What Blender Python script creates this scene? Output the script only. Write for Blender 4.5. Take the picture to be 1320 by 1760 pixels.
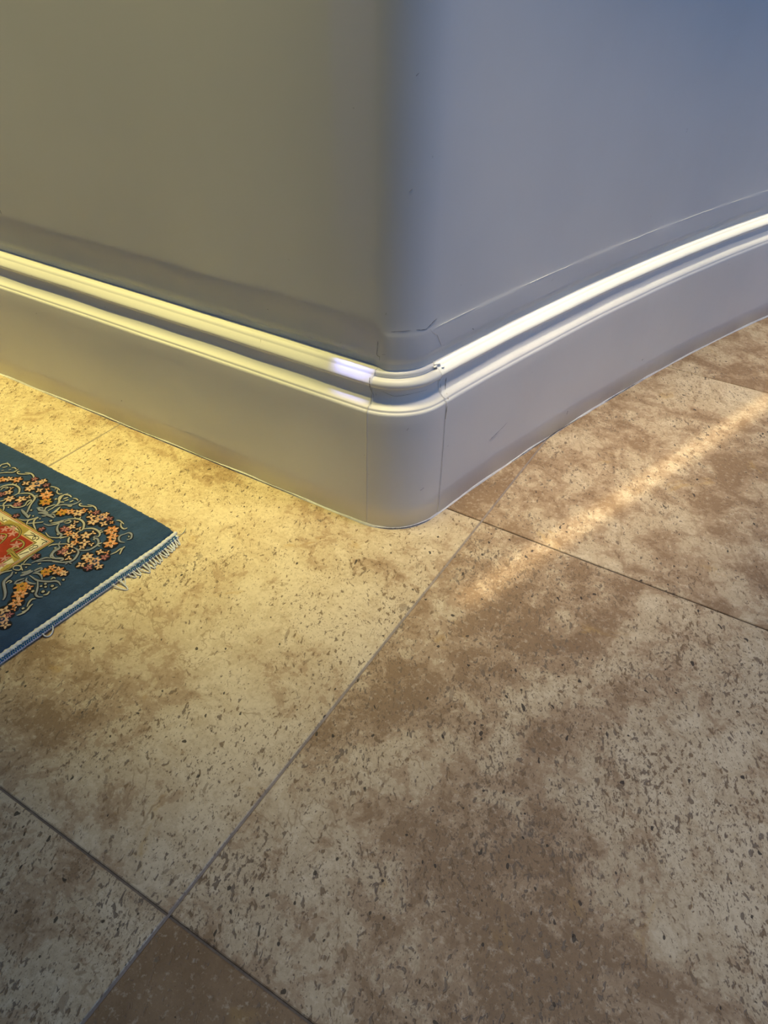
import bpy, math, random
from mathutils import Vector, Matrix, noise
random.seed(7)
for o in list(bpy.data.objects): bpy.data.objects.remove(o)
scene = bpy.context.scene
COL = scene.collection
rad = math.radians

# ------------------------------------------------------------------ camera
CAM_H = 0.485
def make_camera():
    cam = bpy.data.cameras.new('camera'); o = bpy.data.objects.new('camera', cam); COL.objects.link(o)
    p, r = rad(39.11), rad(1.375)
    fw = Vector((0, math.cos(p), -math.sin(p))); up0 = Vector((0, math.sin(p), math.cos(p))); ri0 = Vector((1, 0, 0))
    ri = ri0*math.cos(r) + up0*math.sin(r); up = -ri0*math.sin(r) + up0*math.cos(r)
    m = Matrix((ri, up, -fw)).transposed().to_4x4(); m.translation = Vector((0, 0, CAM_H))
    o.matrix_world = m
    cam.sensor_fit = 'HORIZONTAL'; cam.sensor_width = 36.0; cam.lens = 1246.25*36/1320
    cam.clip_start = 0.02
    scene.camera = o
make_camera()

# ------------------------------------------------------------------ light
scene.view_settings.view_transform = 'Standard'; scene.view_settings.look = 'None'
scene.view_settings.exposure = 0.0; scene.view_settings.gamma = 1.0
scene.view_settings.use_curve_mapping = False
world = bpy.data.worlds.new('room_ambience'); scene.world = world; world.use_nodes = True
bg = world.node_tree.nodes['Background']; bg.inputs[0].default_value = (0.45, 0.64, 1.0, 1); bg.inputs[1].default_value = 0.168

def area(name, loc, xdir, size, size_y, power, color, spread, aim=(0, 0, -1)):
    l = bpy.data.lights.new(name, 'AREA'); l.shape = 'RECTANGLE'; l.size = size; l.size_y = size_y
    l.energy = power; l.color = color; l.spread = rad(spread)
    o = bpy.data.objects.new(name, l); COL.objects.link(o)
    z = -Vector(aim).normalized(); x = Vector(xdir).normalized(); x = (x - z*x.dot(z)).normalized(); y = z.cross(x)
    m = Matrix((x, y, z)).transposed().to_4x4(); m.translation = Vector(loc); o.matrix_world = m
    return o
# two LED channels overhead, each running beside one wall; they stop short of the corner
LED_Z = 0.80
UL = Vector((math.cos(rad(-30.5)), math.sin(rad(-30.5)), 0)); NL = Vector((UL.y, -UL.x, 0))
UR = Vector((math.cos(rad(41.5)), math.sin(rad(41.5)), 0))
def led(name, end, d, length, z, *a): return area(name, Vector((end[0], end[1], z)) + d*length/2, d, length, *a)
led('led_strip_yellow', (-0.060, 0.521), -UL, 1.8, 1.10, 0.012, 2.75, (1.0, 0.84, 0.25), 33)
led('led_strip_yellow_glow', (0.035, 0.446), -UL, 1.8, 1.25, 0.012, 0.95, (1.0, 0.82, 0.28), 130)
led('ledge_fill_yellow', (-0.062, 0.6175), -UL, 1.8, LED_Z, 0.003, 0.013, (1.0, 0.88, 0.36), 2)  # added narrow fill, brightens the left ledge and ends the yellow sharply
led('led_strip_warm', (0.085, 0.53), UR, 1.8, LED_Z, 0.012, 1.25, (1.0, 0.82, 0.56), 36)
led('led_strip_warm_lens', (0.075, 0.468), UR, 1.8, LED_Z, 0.006, 0.115, (1.0, 0.86, 0.60), 3)
# added warm fill brightening the right ledge: short straight lengths along the curve
for k in range(7):
    x0, x1 = 0.055+.09*k, 0.055+.09*(k+1)
    q0, q1 = (Vector((x-.0101, .53414+1.14178*x-.29874*x*x+.0098, LED_Z)) for x in (x0, x1))
    area('ledge_fill_warm', (q0+q1)/2, q1-q0, (q1-q0).length, .003, 0.0078, (1.0, 0.89, 0.58), 2)
def spotlight(name, loc, aim, power, color, angle, radius, blend=1.0):
    l = bpy.data.lights.new(name, 'SPOT'); l.energy = power; l.color = color; l.spot_size = rad(angle); l.spot_blend = blend; l.shadow_soft_size = radius
    o = bpy.data.objects.new(name, l); COL.objects.link(o); o.location = loc
    o.rotation_euler = (Vector(aim)-Vector(loc)).to_track_quat('-Z', 'Y').to_euler()
# cold white diode at the end of the yellow run
area('led_end_diode', (-0.0320, 0.6000, LED_Z), UL, 0.036, 0.003, 0.0040, (0.26, 0.30, 1.0), 2)
# added overhead fill spot, brightens the floor and ledges around the corner
spotlight('corner_fill_spot', (0.27, 0.53, 2.45), (0.23, 0.48, 0), 80, (1.0, 0.84, 0.66), 27, 0.06)
# daylight from a window behind the photographer's right shoulder
area('window_daylight', (2.4, -0.2, 1.5), (0, 1, 0), 1.6, 1.4, 14.0, (0.22, 0.46, 1.0), 160, (-2.0, 1.0, -1.2))

# ------------------------------------------------------------------ node helpers
def mat(name):
    m = bpy.data.materials.new(name); m.use_nodes = True
    return m, m.node_tree, m.node_tree.nodes['Principled BSDF']
class N:
    """small node-graph builder"""
    def __init__(s, nt): s.nt = nt
    def n(s, t, **kw):
        x = s.nt.nodes.new(t)
        for k, v in kw.items(): setattr(x, k, v)
        return x
    def put(s, sock, v):
        if isinstance(v, bpy.types.NodeSocket): s.nt.links.new(v, sock)
        else: sock.default_value = v
    def math(s, op, a, b=0.0, c=0.0, clamp=False):
        x = s.n('ShaderNodeMath', operation=op, use_clamp=clamp)
        for i, v in enumerate((a, b, c)): s.put(x.inputs[i], v)
        return x.outputs[0]
    def noise(s, vec, scale, detail=4, rough=.5, dist=0.0, lac=2.0):
        x = s.n('ShaderNodeTexNoise'); s.put(x.inputs['Vector'], vec)
        x.inputs['Scale'].default_value = scale; x.inputs['Detail'].default_value = detail
        x.inputs['Roughness'].default_value = rough; x.inputs['Distortion'].default_value = dist; x.inputs['Lacunarity'].default_value = lac
        return x.outputs['Fac']
    def vor(s, vec, scale, feature='F1', rnd=1.0):
        x = s.n('ShaderNodeTexVoronoi', feature=feature); s.put(x.inputs['Vector'], vec)
        x.inputs['Scale'].default_value = scale; x.inputs['Randomness'].default_value = rnd
        return x.outputs['Distance']
    def ramp(s, v, a, b, lo=0.0, hi=1.0):
        x = s.n('ShaderNodeMapRange', interpolation_type='SMOOTHSTEP'); s.put(x.inputs[0], v)
        for i, q in enumerate((a, b, lo, hi)): s.put(x.inputs[i+1], q)
        return x.outputs[0]
    def mix(s, f, a, b, mode='MIX'):
        x = s.n('ShaderNodeMix', data_type='RGBA', blend_type=mode)
        s.put(x.inputs[0], f)
        for sock, v in ((x.inputs[6], a), (x.inputs[7], b)):
            s.put(sock, v if isinstance(v, bpy.types.NodeSocket) else (*v, 1))
        return x.outputs[2]
    def mapping(s, vec, scale=(1, 1, 1), rot=(0, 0, 0), loc=(0, 0, 0)):
        x = s.n('ShaderNodeMapping'); s.put(x.inputs[0], vec); s.put(x.inputs[1], loc); s.put(x.inputs[2], rot); s.put(x.inputs[3], scale)
        return x.outputs[0]
    def vadd(s, a, b):
        x = s.n('ShaderNodeVectorMath', operation='ADD'); s.put(x.inputs[0], a); s.put(x.inputs[1], b); return x.outputs[0]
    def bump(s, h, strength, dist):
        x = s.n('ShaderNodeBump'); x.inputs['Strength'].default_value = strength; x.inputs['Distance'].default_value = dist
        s.put(x.inputs['Height'], h); return x.outputs[0]

# ------------------------------------------------------------------ materials
BLOTCH = {(0, 0): [(-0.093, 0.154, 0.055, 0.16), (-0.144, 0.14, 0.03, 0.1), (-0.004, 0.112, 0.035, 0.12), (-0.103, -0.024, 0.04, 0.1), (-0.058, -0.083, 0.06, 0.13), (-0.054, -0.139, 0.055, 0.14), (0.001, -0.113, 0.05, 0.13), (-0.186, -0.002, 0.03, 0.12), (-0.233, 0.148, 0.03, 0.1), (-0.193, 0.051, 0.03, -0.2), (0.028, 0.035, 0.06, -0.12), (0.068, -0.023, 0.08, -0.16), (-0.177, -0.143, 0.08, -0.1), (-0.157, -0.052, 0.03, -0.1), (-0.018, 0.017, 0.03, -0.1), (-0.107, 0.146, 0.008, -0.3)],
    (-1, 0): [(0.034, -0.057, 0.03, 0.08), (0.084, -0.119, 0.05, 0.08), (0.151, -0.199, 0.06, 0.06), (0.158, -0.008, 0.1, -0.1), (0.004, 0.115, 0.03, 0.05), (0.067, 0.155, 0.03, 0.1)],
    (-1, -1): [(0.155, 0.201, 0.035, 0.22), (0.207, 0.218, 0.018, 0.22), (0.159, 0.175, 0.05, -0.1), (0.205, 0.185, 0.05, -0.12)],
    (0, 1): [(-0.156, -0.019, 0.045, 0.12), (-0.228, -0.004, 0.03, 0.1), (-0.022, -0.078, 0.06, 0.08), (-0.119, -0.227, 0.05, -0.05), (-0.106, 0.059, 0.04, -0.1), (0.011, -0.184, 0.05, -0.06)]}

def mat_travertine(name='travertine', blotch=()):
    """object colour: r = brown share, g = pit density, b = streakiness; blotch = natural stains of one tile (x, y, radius, strength)"""
    m, nt, bs = mat(name); g = N(nt)
    tc = g.n('ShaderNodeTexCoord').outputs['Object']; oi = g.n('ShaderNodeObjectInfo')
    sep = g.n('ShaderNodeSeparateColor'); g.put(sep.inputs[0], oi.outputs['Color'])
    brown, pits, streak = sep.outputs
    off = g.n('ShaderNodeCombineXYZ'); r = oi.outputs['Random']
    g.put(off.inputs[0], g.math('MULTIPLY', r, 37.0)); g.put(off.inputs[1], g.math('MULTIPLY', r, 91.0)); g.put(off.inputs[2], g.math('MULTIPLY', r, 13.0))
    v = g.vadd(tc, off.outputs[0])
    warp = g.n('ShaderNodeTexNoise'); g.put(warp.inputs['Vector'], v); warp.inputs['Scale'].default_value = 11; warp.inputs['Detail'].default_value = 3
    wv = g.n('ShaderNodeVectorMath', operation='MULTIPLY_ADD'); g.put(wv.inputs[0], warp.outputs['Color']); wv.inputs[1].default_value = (.022, .022, .022); g.put(wv.inputs[2], v)
    vr = g.n('ShaderNodeVectorRotate', rotation_type='Z_AXIS'); g.put(vr.inputs['Vector'], wv.outputs[0]); vr.inputs['Angle'].default_value = rad(65); vw = vr.outputs[0]
    # cloudy ground with ragged edges
    cl = g.noise(v, 8, 6, .62, .6)
    cl2 = g.noise(g.vadd(v, (5, 3, 1)), 34, 7, .72, .4)
    fine = g.noise(v, 230, 4, .7)
    t = g.math('ADD', cl, g.math('MULTIPLY', g.math('SUBTRACT', cl2, .5), 1.15))
    sx = g.n('ShaderNodeSeparateXYZ'); g.put(sx.inputs[0], tc)
    for x, y, rr, am in blotch:
        dx = g.math('MULTIPLY', g.math('SUBTRACT', sx.outputs[0], x), 1/rr); dy = g.math('MULTIPLY', g.math('SUBTRACT', sx.outputs[1], y), 1/rr)
        d2 = g.math('MULTIPLY_ADD', dx, dx, g.math('MULTIPLY', dy, dy))
        t = g.math('MULTIPLY_ADD', g.math('POWER', 2.718, g.math('MULTIPLY', d2, -1.0)), am*.8, t)
    lo = g.math('SUBTRACT', .68, g.math('MULTIPLY', brown, .40))
    m1 = g.ramp(t, g.math('SUBTRACT', lo, .085), g.math('SUBTRACT', lo, .01))
    m2 = g.ramp(t, g.math('ADD', lo, .02), g.math('ADD', lo, .12))
    m0 = g.ramp(t, g.math('SUBTRACT', lo, .12), g.math('SUBTRACT', lo, .24))
    base = g.mix(g.ramp(cl2, .35, .65), (.53, .425, .275), (.60, .495, .33))
    base = g.mix(m0, base, (.655, .555, .385))
    base = g.mix(m1, base, g.mix(g.ramp(cl2, .35, .65), (.385, .272, .165), (.455, .338, .212)))
    base = g.mix(m2, base, g.mix(g.ramp(cl2, .35, .65), (.225, .142, .074), (.30, .20, .112)))
    # bedding streaks
    st = g.noise(g.mapping(vw, (22, 150, 60)), 1, 5, .62)
    base = g.mix(g.math('MULTIPLY', g.ramp(st, .52, .66), g.math('MULTIPLY', streak, .7)), base, (.33, .225, .13))
    # fine grain
    base = g.mix(g.math('MULTIPLY', g.ramp(fine, .48, .72), .42), base, (.27, .19, .12))
    base = g.mix(g.math('MULTIPLY', g.ramp(fine, .47, .30), .35), base, (.74, .65, .50))
    # ochre stains
    oc = g.ramp(g.noise(g.vadd(v, (2, 8, 3)), 17, 4, .6, .8), .64, .74)
    base = g.mix(g.math('MULTIPLY', oc, .5), base, (.48, .31, .11))
    # pits and worm holes
    dens = g.noise(g.vadd(v, (1, 7, 6)), 13, 3, .6)
    dsh = g.math('ADD', g.math('MULTIPLY', g.math('SUBTRACT', dens, .5), .8), g.math('MULTIPLY', g.math('SUBTRACT', pits, .5), .26))
    p1n = g.noise(g.mapping(vw, (170, 290, 200)), 1, 2, .55, .35)
    p1 = g.ramp(g.math('MULTIPLY_ADD', dsh, .30, p1n), .635, .675)
    p1e = g.math('MULTIPLY', g.ramp(g.math('MULTIPLY_ADD', dsh, .30, p1n), .60, .635), .30)
    p2 = g.ramp(g.math('MULTIPLY_ADD', dsh, .32, g.noise(g.mapping(g.vadd(vw, (2, 5, 1)), (430, 680, 400)), 1, 2, .5)), .635, .675)
    p3 = g.ramp(g.math('MULTIPLY_ADD', dsh, .20, g.noise(g.mapping(vw, (62, 96, 80)), 1, 4, .6, .5)), .655, .67)
    rim = g.math('SUBTRACT', 1.0, g.ramp(g.math('ABSOLUTE', g.math('SUBTRACT', g.noise(g.mapping(vw, (85, 120, 100)), 1, 3, .55, .5), .5)), .002, .012))
    rim = g.math('MULTIPLY', rim, g.ramp(g.math('MULTIPLY_ADD', g.math('SUBTRACT', pits, .5), .3, dens), .47, .62))
    pc = g.mix(g.ramp(cl2, .42, .58), (.17, .135, .10), (.21, .14, .075))
    base = g.mix(g.math('MULTIPLY', p3, .62), base, g.mix(g.ramp(cl2, .4, .6), (.25, .195, .14), (.27, .185, .105)))
    base = g.mix(g.math('MULTIPLY', rim, .42), base, (.22, .15, .09))
    base = g.mix(p1e, base, (.30, .21, .13))
    base = g.mix(g.math('MULTIPLY', p1, .85), base, pc)
    base = g.mix(g.math('MULTIPLY', p2, .70), base, (.17, .12, .08))
    hole = g.ramp(g.math('MULTIPLY_ADD', dsh, .15, g.noise(g.mapping(g.vadd(vw, (3, 3, 3)), (120, 180, 150)), 1, 1, .5)), .745, .765)
    base = g.mix(g.math('MULTIPLY', hole, .9), base, (.03, .024, .02))
    # hairline veins
    vn = g.noise(g.vadd(v, (4, 4, 9)), 9, 5, .62, .4)
    vein = g.math('MULTIPLY', g.math('SUBTRACT', 1.0, g.ramp(g.math('ABSOLUTE', g.math('SUBTRACT', vn, .5)), .001, .008)), g.ramp(dens, .50, .42))
    base = g.mix(g.math('MULTIPLY', vein, .55), base, (.27, .18, .10))
    g.put(bs.inputs['Base Color'], base)
    h = g.math('SUBTRACT', g.math('MULTIPLY', g.noise(v, 600, 1, .5), .2), g.math('MULTIPLY', g.ramp(p1n, .62, .67), .9))
    g.put(bs.inputs['Normal'], g.bump(h, .5, .0008))
    g.put(bs.inputs['Roughness'], g.ramp(fine, .3, .7, .40, .56)); bs.inputs['Specular IOR Level'].default_value = .35
    return m

def mat_paint(name, col, rough, scuff=.5, wave=.25, bstr=.35):
    m, nt, bs = mat(name); g = N(nt)
    tc = g.n('ShaderNodeTexCoord').outputs['Object']
    n1 = g.noise(tc, 5, 3, .55); n2 = g.noise(tc, 420, 1, .6); n3 = g.noise(g.mapping(tc, (60, 60, 26)), 1, 3, .6)
    c = g.mix(g.ramp(n1, .35, .65), col, tuple(x*.955 for x in col))
    sp = g.ramp(g.noise(tc, 85, 3, .6), .735, .77)
    c = g.mix(g.math('MULTIPLY', sp, scuff), c, tuple(x*.45 for x in col))
    g.put(bs.inputs['Base Color'], c); g.put(bs.inputs['Roughness'], g.ramp(n3, .3, .7, rough-.05, rough+.08))
    h = g.math('ADD', g.math('MULTIPLY', n2, .18), g.math('MULTIPLY', n3, wave))
    g.put(bs.inputs['Normal'], g.bump(h, bstr, .0008)); bs.inputs['Specular IOR Level'].default_value = .35
    return m

def mat_plain(name, col, rough=.8, var=.25, scale=300, bump=.0, sheen=0.0, dist=.0006, vscale=(1, 1, 1)):
    m, nt, bs = mat(name); g = N(nt)
    tc = g.mapping(g.n('ShaderNodeTexCoord').outputs['Object'], vscale)
    n1 = g.noise(tc, scale, 4, .6); n2 = g.noise(tc, scale*.08, 4, .6)
    c = g.mix(g.math('MULTIPLY', g.ramp(n1, .35, .7), var), col, tuple(x*.45 for x in col))
    c = g.mix(g.math('MULTIPLY', g.ramp(n2, .4, .7), var), c, tuple(min(1, x*1.6+.01) for x in col))
    g.put(bs.inputs['Base Color'], c); bs.inputs['Roughness'].default_value = rough; bs.inputs['Specular IOR Level'].default_value = .25
    if sheen: bs.inputs['Sheen Weight'].default_value = sheen; bs.inputs['Sheen Roughness'].default_value = .4
    if bump: g.put(bs.inputs['Normal'], g.bump(n1, bump, dist))
    return m

M_TRAV = mat_travertine()
M_WALL = mat_paint('wall_paint', (.67, .67, .66), .80, .35, .2, .12)
M_SKIRT = mat_paint('skirting_paint', (.74, .735, .72), .34, .30, .5)
M_GROUT = mat_plain('dark_grout', (.21, .175, .145), .9, .4, 500, .4)
M_GROUTL = mat_plain('lilac_grout', (.28, .24, .215), .9, .35, 500, .4)
M_CAULK = mat_plain('white_caulk', (.70, .70, .70), .6, .25, 250, .3)
M_CRACK = mat_plain('crack_dirt', (.10, .085, .07), .9, .4, 400)
M_SCUFF = mat_plain('scuff_grey', (.30, .29, .29), .8, .4, 300)

# ------------------------------------------------------------------ mesh helpers
def link(name, me, m, parent=None):
    o = bpy.data.objects.new(name, me); COL.objects.link(o)
    if m and not me.materials:
        for q in (m if isinstance(m, (list, tuple)) else [m]): me.materials.append(q)
    if parent: o.parent = parent
    return o
def mesh(name, V, F, smooth=True, mi=None):
    me = bpy.data.meshes.new(name); me.from_pydata([tuple(v) for v in V], [], F)
    if mi: me.polygons.foreach_set('material_index', mi)
    me.polygons.foreach_set('use_smooth', [smooth]*len(me.polygons)); me.update()
    return me
def tag(o, label=None, cat=None, kind=None, group=None):
    for k, v in (('label', label), ('category', cat), ('kind', kind), ('group', group)):
        if v: o[k] = v
    return o

# ------------------------------------------------------------------ plan of the two walls
# polyline of the skirting's front face: straight on the left, rounded corner, gently curving on the right
SK_R = 0.0595
def build_path():
    V0 = (0.0184, 0.5533); tl = SK_R*math.tan(rad(39.2))
    ul = (math.cos(rad(-30.5)), math.sin(rad(-30.5)))
    A = (V0[0]-ul[0]*tl, V0[1]-ul[1]*tl)
    c = (A[0]-ul[1]*SK_R, A[1]+ul[0]*SK_R)
    pts = []
    n = 150
    for i in range(n): d = 2.4*(1-i/n)**1.5; pts.append((A[0]-ul[0]*d, A[1]-ul[1]*d))
    ia = len(pts); na = 40
    for i in range(na+1):
        th = rad(-30.5-90) + rad(78.4)*i/na
        pts.append((c[0]+SK_R*math.cos(th), c[1]+SK_R*math.sin(th)))
    ib = len(pts)-1
    xb, yb = pts[-1]
    f = lambda x: .53414+1.14178*x-.29874*x*x
    dy = yb-f(xb)
    n = 150
    for i in range(1, n+1):
        x = xb + 1.25*(i/n)**1.6
        pts.append((x, f(x)+dy*math.exp(-(x-xb)/.05)))
    for _ in range(6):
        pts = [pts[0]]+[((a[0]+2*b[0]+e[0])/4, (a[1]+2*b[1]+e[1])/4) for a, b, e in zip(pts, pts[1:], pts[2:])]+[pts[-1]]
    nrm = []
    for i in range(len(pts)):
        a, b = pts[max(0, i-1)], pts[min(len(pts)-1, i+1)]
        tx, ty = b[0]-a[0], b[1]-a[1]; l = math.hypot(tx, ty); nrm.append((ty/l, -tx/l))
    return pts, nrm, ia, ib
PATH, PNRM, IA, IB = build_path()
def pt(i, o, z):
    return (PATH[i][0]-PNRM[i][0]*o, PATH[i][1]-PNRM[i][1]*o, z)
def pf(fi, o, z):
    """same with a fractional path index"""
    i = max(0, min(len(PATH)-2, int(fi))); t = fi-i
    a, b = pt(i, o, z), pt(i+1, o, z)
    return tuple(a[k]*(1-t)+b[k]*t for k in range(3))

# skirting cross-section (o = depth behind the front face, z = height)
def arc(cx, cz, r, a0, a1, n): return [(cx+r*math.cos(rad(a0+(a1-a0)*k/n)), cz+r*math.sin(rad(a0+(a1-a0)*k/n))) for k in range(n+1)]
FACE = [(0, 0.0006), (0, .03), (0, .06), (0, .09), (0, .12), (0, .1335)]
FILLET = [(.00015, .1346), (.0006, .1355), (.0014, .1361), (.0022, .1364), (.0024, .1369), (.0025, .1380)]
COVE = [(.0031, .1386), (.0045, .1391), (.0062, .1400), (.0077, .1413), (.0089, .1430), (.0098, .1450), (.0105, .1474), (.0109, .1500), (.0111, .1530), (.0112, .1548), (.0112, .1560)]
BEAD = [(.0106, .1570), (.0096, .1577), (.0089, .1586), (.0087, .1596), (.0090, .1606), (.0100, .1620), (.0112, .1635), (.0125, .1649), (.0138, .1661), (.0143, .1665), (.0147, .1675), (.0157, .1687), (.0172, .1697), (.0195, .1702)]
# the wall plaster is undercut just above the skirting
BAND = [(.0255, .1690), (.0255, .1715), (.0252, .1760), (.0249, .1785), (.0243, .1792), (.0237, .1850), (.0229, .1920), (.0217, .1980), (.0206, .2030), (.0197, .2070)]
BAND_R = [(.0200, .1690), (.0192, .1715), (.0190, .1760), (.0188, .1785), (.0183, .1792), (.0180, .1850), (.0178, .1920), (.0177, .1980), (.0177, .2030), (.01775, .2050)]
PROFILE = FACE+FILLET+COVE+BEAD+[(.0230, .1703)]
CBEAD = [(.0102, .1560), (.0088, .1568), (.0078, .1580), (.0072, .1595), (.0072, .1612), (.0080, .1628), (.0094, .1642), (.0112, .1651), (.0130, .1655), (.0150, .1650), (.0166, .1640), (.0168, .1652), (.0160, .1672), (.0164, .1688), (.0178, .1698)]
CPROFILE = FACE+FILLET+COVE+CBEAD+[(.0230, .1703)]

def sweep(name, i0, i1, prof, m, parent=None, back=.045, wob=0.0, gap0=0, gap1=0, caps=(1, 1), prof2=None):
    """closed solid: the profile swept along the path between two indices, with a flat back"""
    full = list(prof)+[(back, prof[-1][1]), (back, prof[0][1])]
    V = []; F = []; k = len(full); ids = list(range(i0, i1+1))
    fi = [float(i) for i in ids]; fi[0] += gap0; fi[-1] -= gap1
    for i in fi:
        u = max(0, min(1, (i-IA+3)/14)); u = u*u*(3-2*u)
        for j, (o, z) in enumerate(full):
            w = 0
            if prof2 and j < len(prof): o, z = o+(prof2[j][0]-o)*u, z+(prof2[j][1]-z)*u
            if wob and j < len(prof):
                P = pf(i, o, z); w = wob*noise.noise(Vector((P[0]*14, P[1]*14, z*30)))
            V.append(pf(i, o+w, z))
    for a in range(len(ids)-1):
        for j in range(k):
            b, j2 = a+1, (j+1) % k
            F.append((a*k+j, b*k+j, b*k+j2, a*k+j2))
    body = len(F)
    if caps[0]: F.append(tuple(range(k-1, -1, -1)))
    if caps[1]: F.append(tuple((len(ids)-1)*k+j for j in range(k)))
    me = mesh(name, V, F)
    for q in range(body, len(F)): me.polygons[q].use_smooth = False
    o = link(name, me, m, parent)
    return o
J0, J1 = IA+3, IB+5          # joints between the skirting lengths
UPPER = [(.0190, .2105), (.0184, .2140), (.0181, .2175), (.0180, .2220), (.0180, .30), (.0180, .45), (.0180, .65), (.0180, 1.0), (.0180, 1.6), (.0180, 2.6)]
WALL_PROF = BAND+UPPER; WALL_PROF_R = BAND_R+[(.0179, .2064), (.0180, .2085), (.0180, .2150), (.0180, .2220)]+UPPER[4:]
tag(sweep('wall_left', 0, IB, WALL_PROF, M_WALL, wob=.0006, back=.12, prof2=WALL_PROF_R, caps=(1, 0)), 'pale plaster wall with a rounded corner, on the yellow-lit left', kind='structure')
tag(sweep('wall_right', IB, len(PATH)-1, WALL_PROF, M_WALL, wob=.0006, back=.12, prof2=WALL_PROF_R, caps=(0, 1)), 'gently curving bluish plaster wall on the right', kind='structure')
bb_l = tag(sweep('baseboard_left', 0, J0, PROFILE, M_SKIRT, wob=.0007, gap1=.02), 'moulded white skirting board along the left wall, lit yellow', kind='structure')
bb_c = tag(sweep('baseboard_corner', J0, J1, CPROFILE, M_SKIRT, wob=.0007, gap0=.02, gap1=.05), 'short rounded skirting piece wrapping the wall corner', kind='structure')
bb_r = tag(sweep('baseboard_right', J1, len(PATH)-1, PROFILE, M_SKIRT, wob=.0007, gap0=.05), 'curved moulded white skirting board along the right wall', kind='structure')

# ------------------------------------------------------------------ floor
TH = rad(59.6); TA = Vector((math.cos(TH), math.sin(TH), 0)); TN = Vector((TA.y, -TA.x, 0))
T = 0.457; P1 = Vector((-0.1290, 0.1911, 0)); G = 0.0017
def floor_mesh():
    c = P1; V = []
    for a, b in ((-5, -4), (5, -4), (5, 7), (-5, 7)):
        V.append(c+TN*a*T+TA*b*T+Vector((0, 0, -.0016)))
    V += [v+Vector((0, 0, -.05)) for v in V]
    return mesh('floor', V, [(0, 1, 2, 3), (7, 6, 5, 4), (0, 4, 5, 1), (1, 5, 6, 2), (2, 6, 7, 3), (3, 7, 4, 0)], False)
floor = tag(link('floor', floor_mesh(), M_GROUT), 'diagonally laid travertine tile floor with thin grey joints', kind='structure')
def tile_mesh():
    h = (T-G)/2; c = .0007; V = []; 
    for s, z in ((h, -.012), (h, -c), (h-c, 0)):
        V += [(-s, -s, z), (s, -s, z), (s, s, z), (-s, s, z)]
    F = [(8, 9, 10, 11), (3, 2, 1, 0)]
    for r in (0, 4):
        for k in range(4): F.append((r+k, r+(k+1) % 4, r+4+(k+1) % 4, r+4+k))
    return mesh('tile', V, F, False)
TM = tile_mesh()
# object colour = (brown share, pit density, streakiness)
LOOK = {(0, 0): (.43, .80, .55), (-1, 0): (.16, .42, .12), (-1, -1): (.22, .75, .15), (0, -1): (1.35, .10, .25), (0, 1): (.36, .50, .70), (-1, 1): (.62, .30, .35),
        (-2, 0): (.20, .45, .25), (-2, 1): (.15, .6, .4), (0, 2): (.50, .30, .6), (1, 0): (.3, .6, .4), (1, 1): (.35, .5, .5)}
def inside_room(p):
    best = min(range(0, len(PATH), 3), key=lambda i: (PATH[i][0]-p.x)**2+(PATH[i][1]-p.y)**2)
    d = (p.x-PATH[best][0])*PNRM[best][0]+(p.y-PATH[best][1])*PNRM[best][1]
    return d > -.34
for i in range(-5, 5):
    for j in range(-4, 7):
        c = P1+TN*(i+.5)*T+TA*(j+.5)*T
        if not inside_room(c): continue
        o = link('tile', TM, M_TRAV, floor); o.location = c; o.rotation_euler = (0, 0, math.atan2(TN.y, TN.x))
        rr = random.Random(i*31+j*17+5)
        b = LOOK.get((i, j)) or (rr.uniform(.05, .5), rr.uniform(.3, .9), rr.uniform(.1, .7))
        o.color = (*b, 1)
        if (i, j) in BLOTCH:
            o.material_slots[0].link = 'OBJECT'; o.material_slots[0].material = mat_travertine('travertine_stained', BLOTCH[(i, j)])
# flush lilac grout along the joints that run away from the camera
for i in range(-4, 5):
    V = []; F = []; n = 60
    for k in range(n+1):
        c = P1+TN*i*T+TA*(-4+11*k/n)*T
        for s in (-1, 1): V.append(c+TN*s*(G/2+.0001)+Vector((0, 0, -.0005+.0003*noise.noise(Vector((k*.7, i, s))))))
        if k: F.append((2*k-2, 2*k-1, 2*k+1, 2*k))
    link('grout_joint', mesh('grout_joint', V, F), M_GROUTL, floor)

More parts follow.
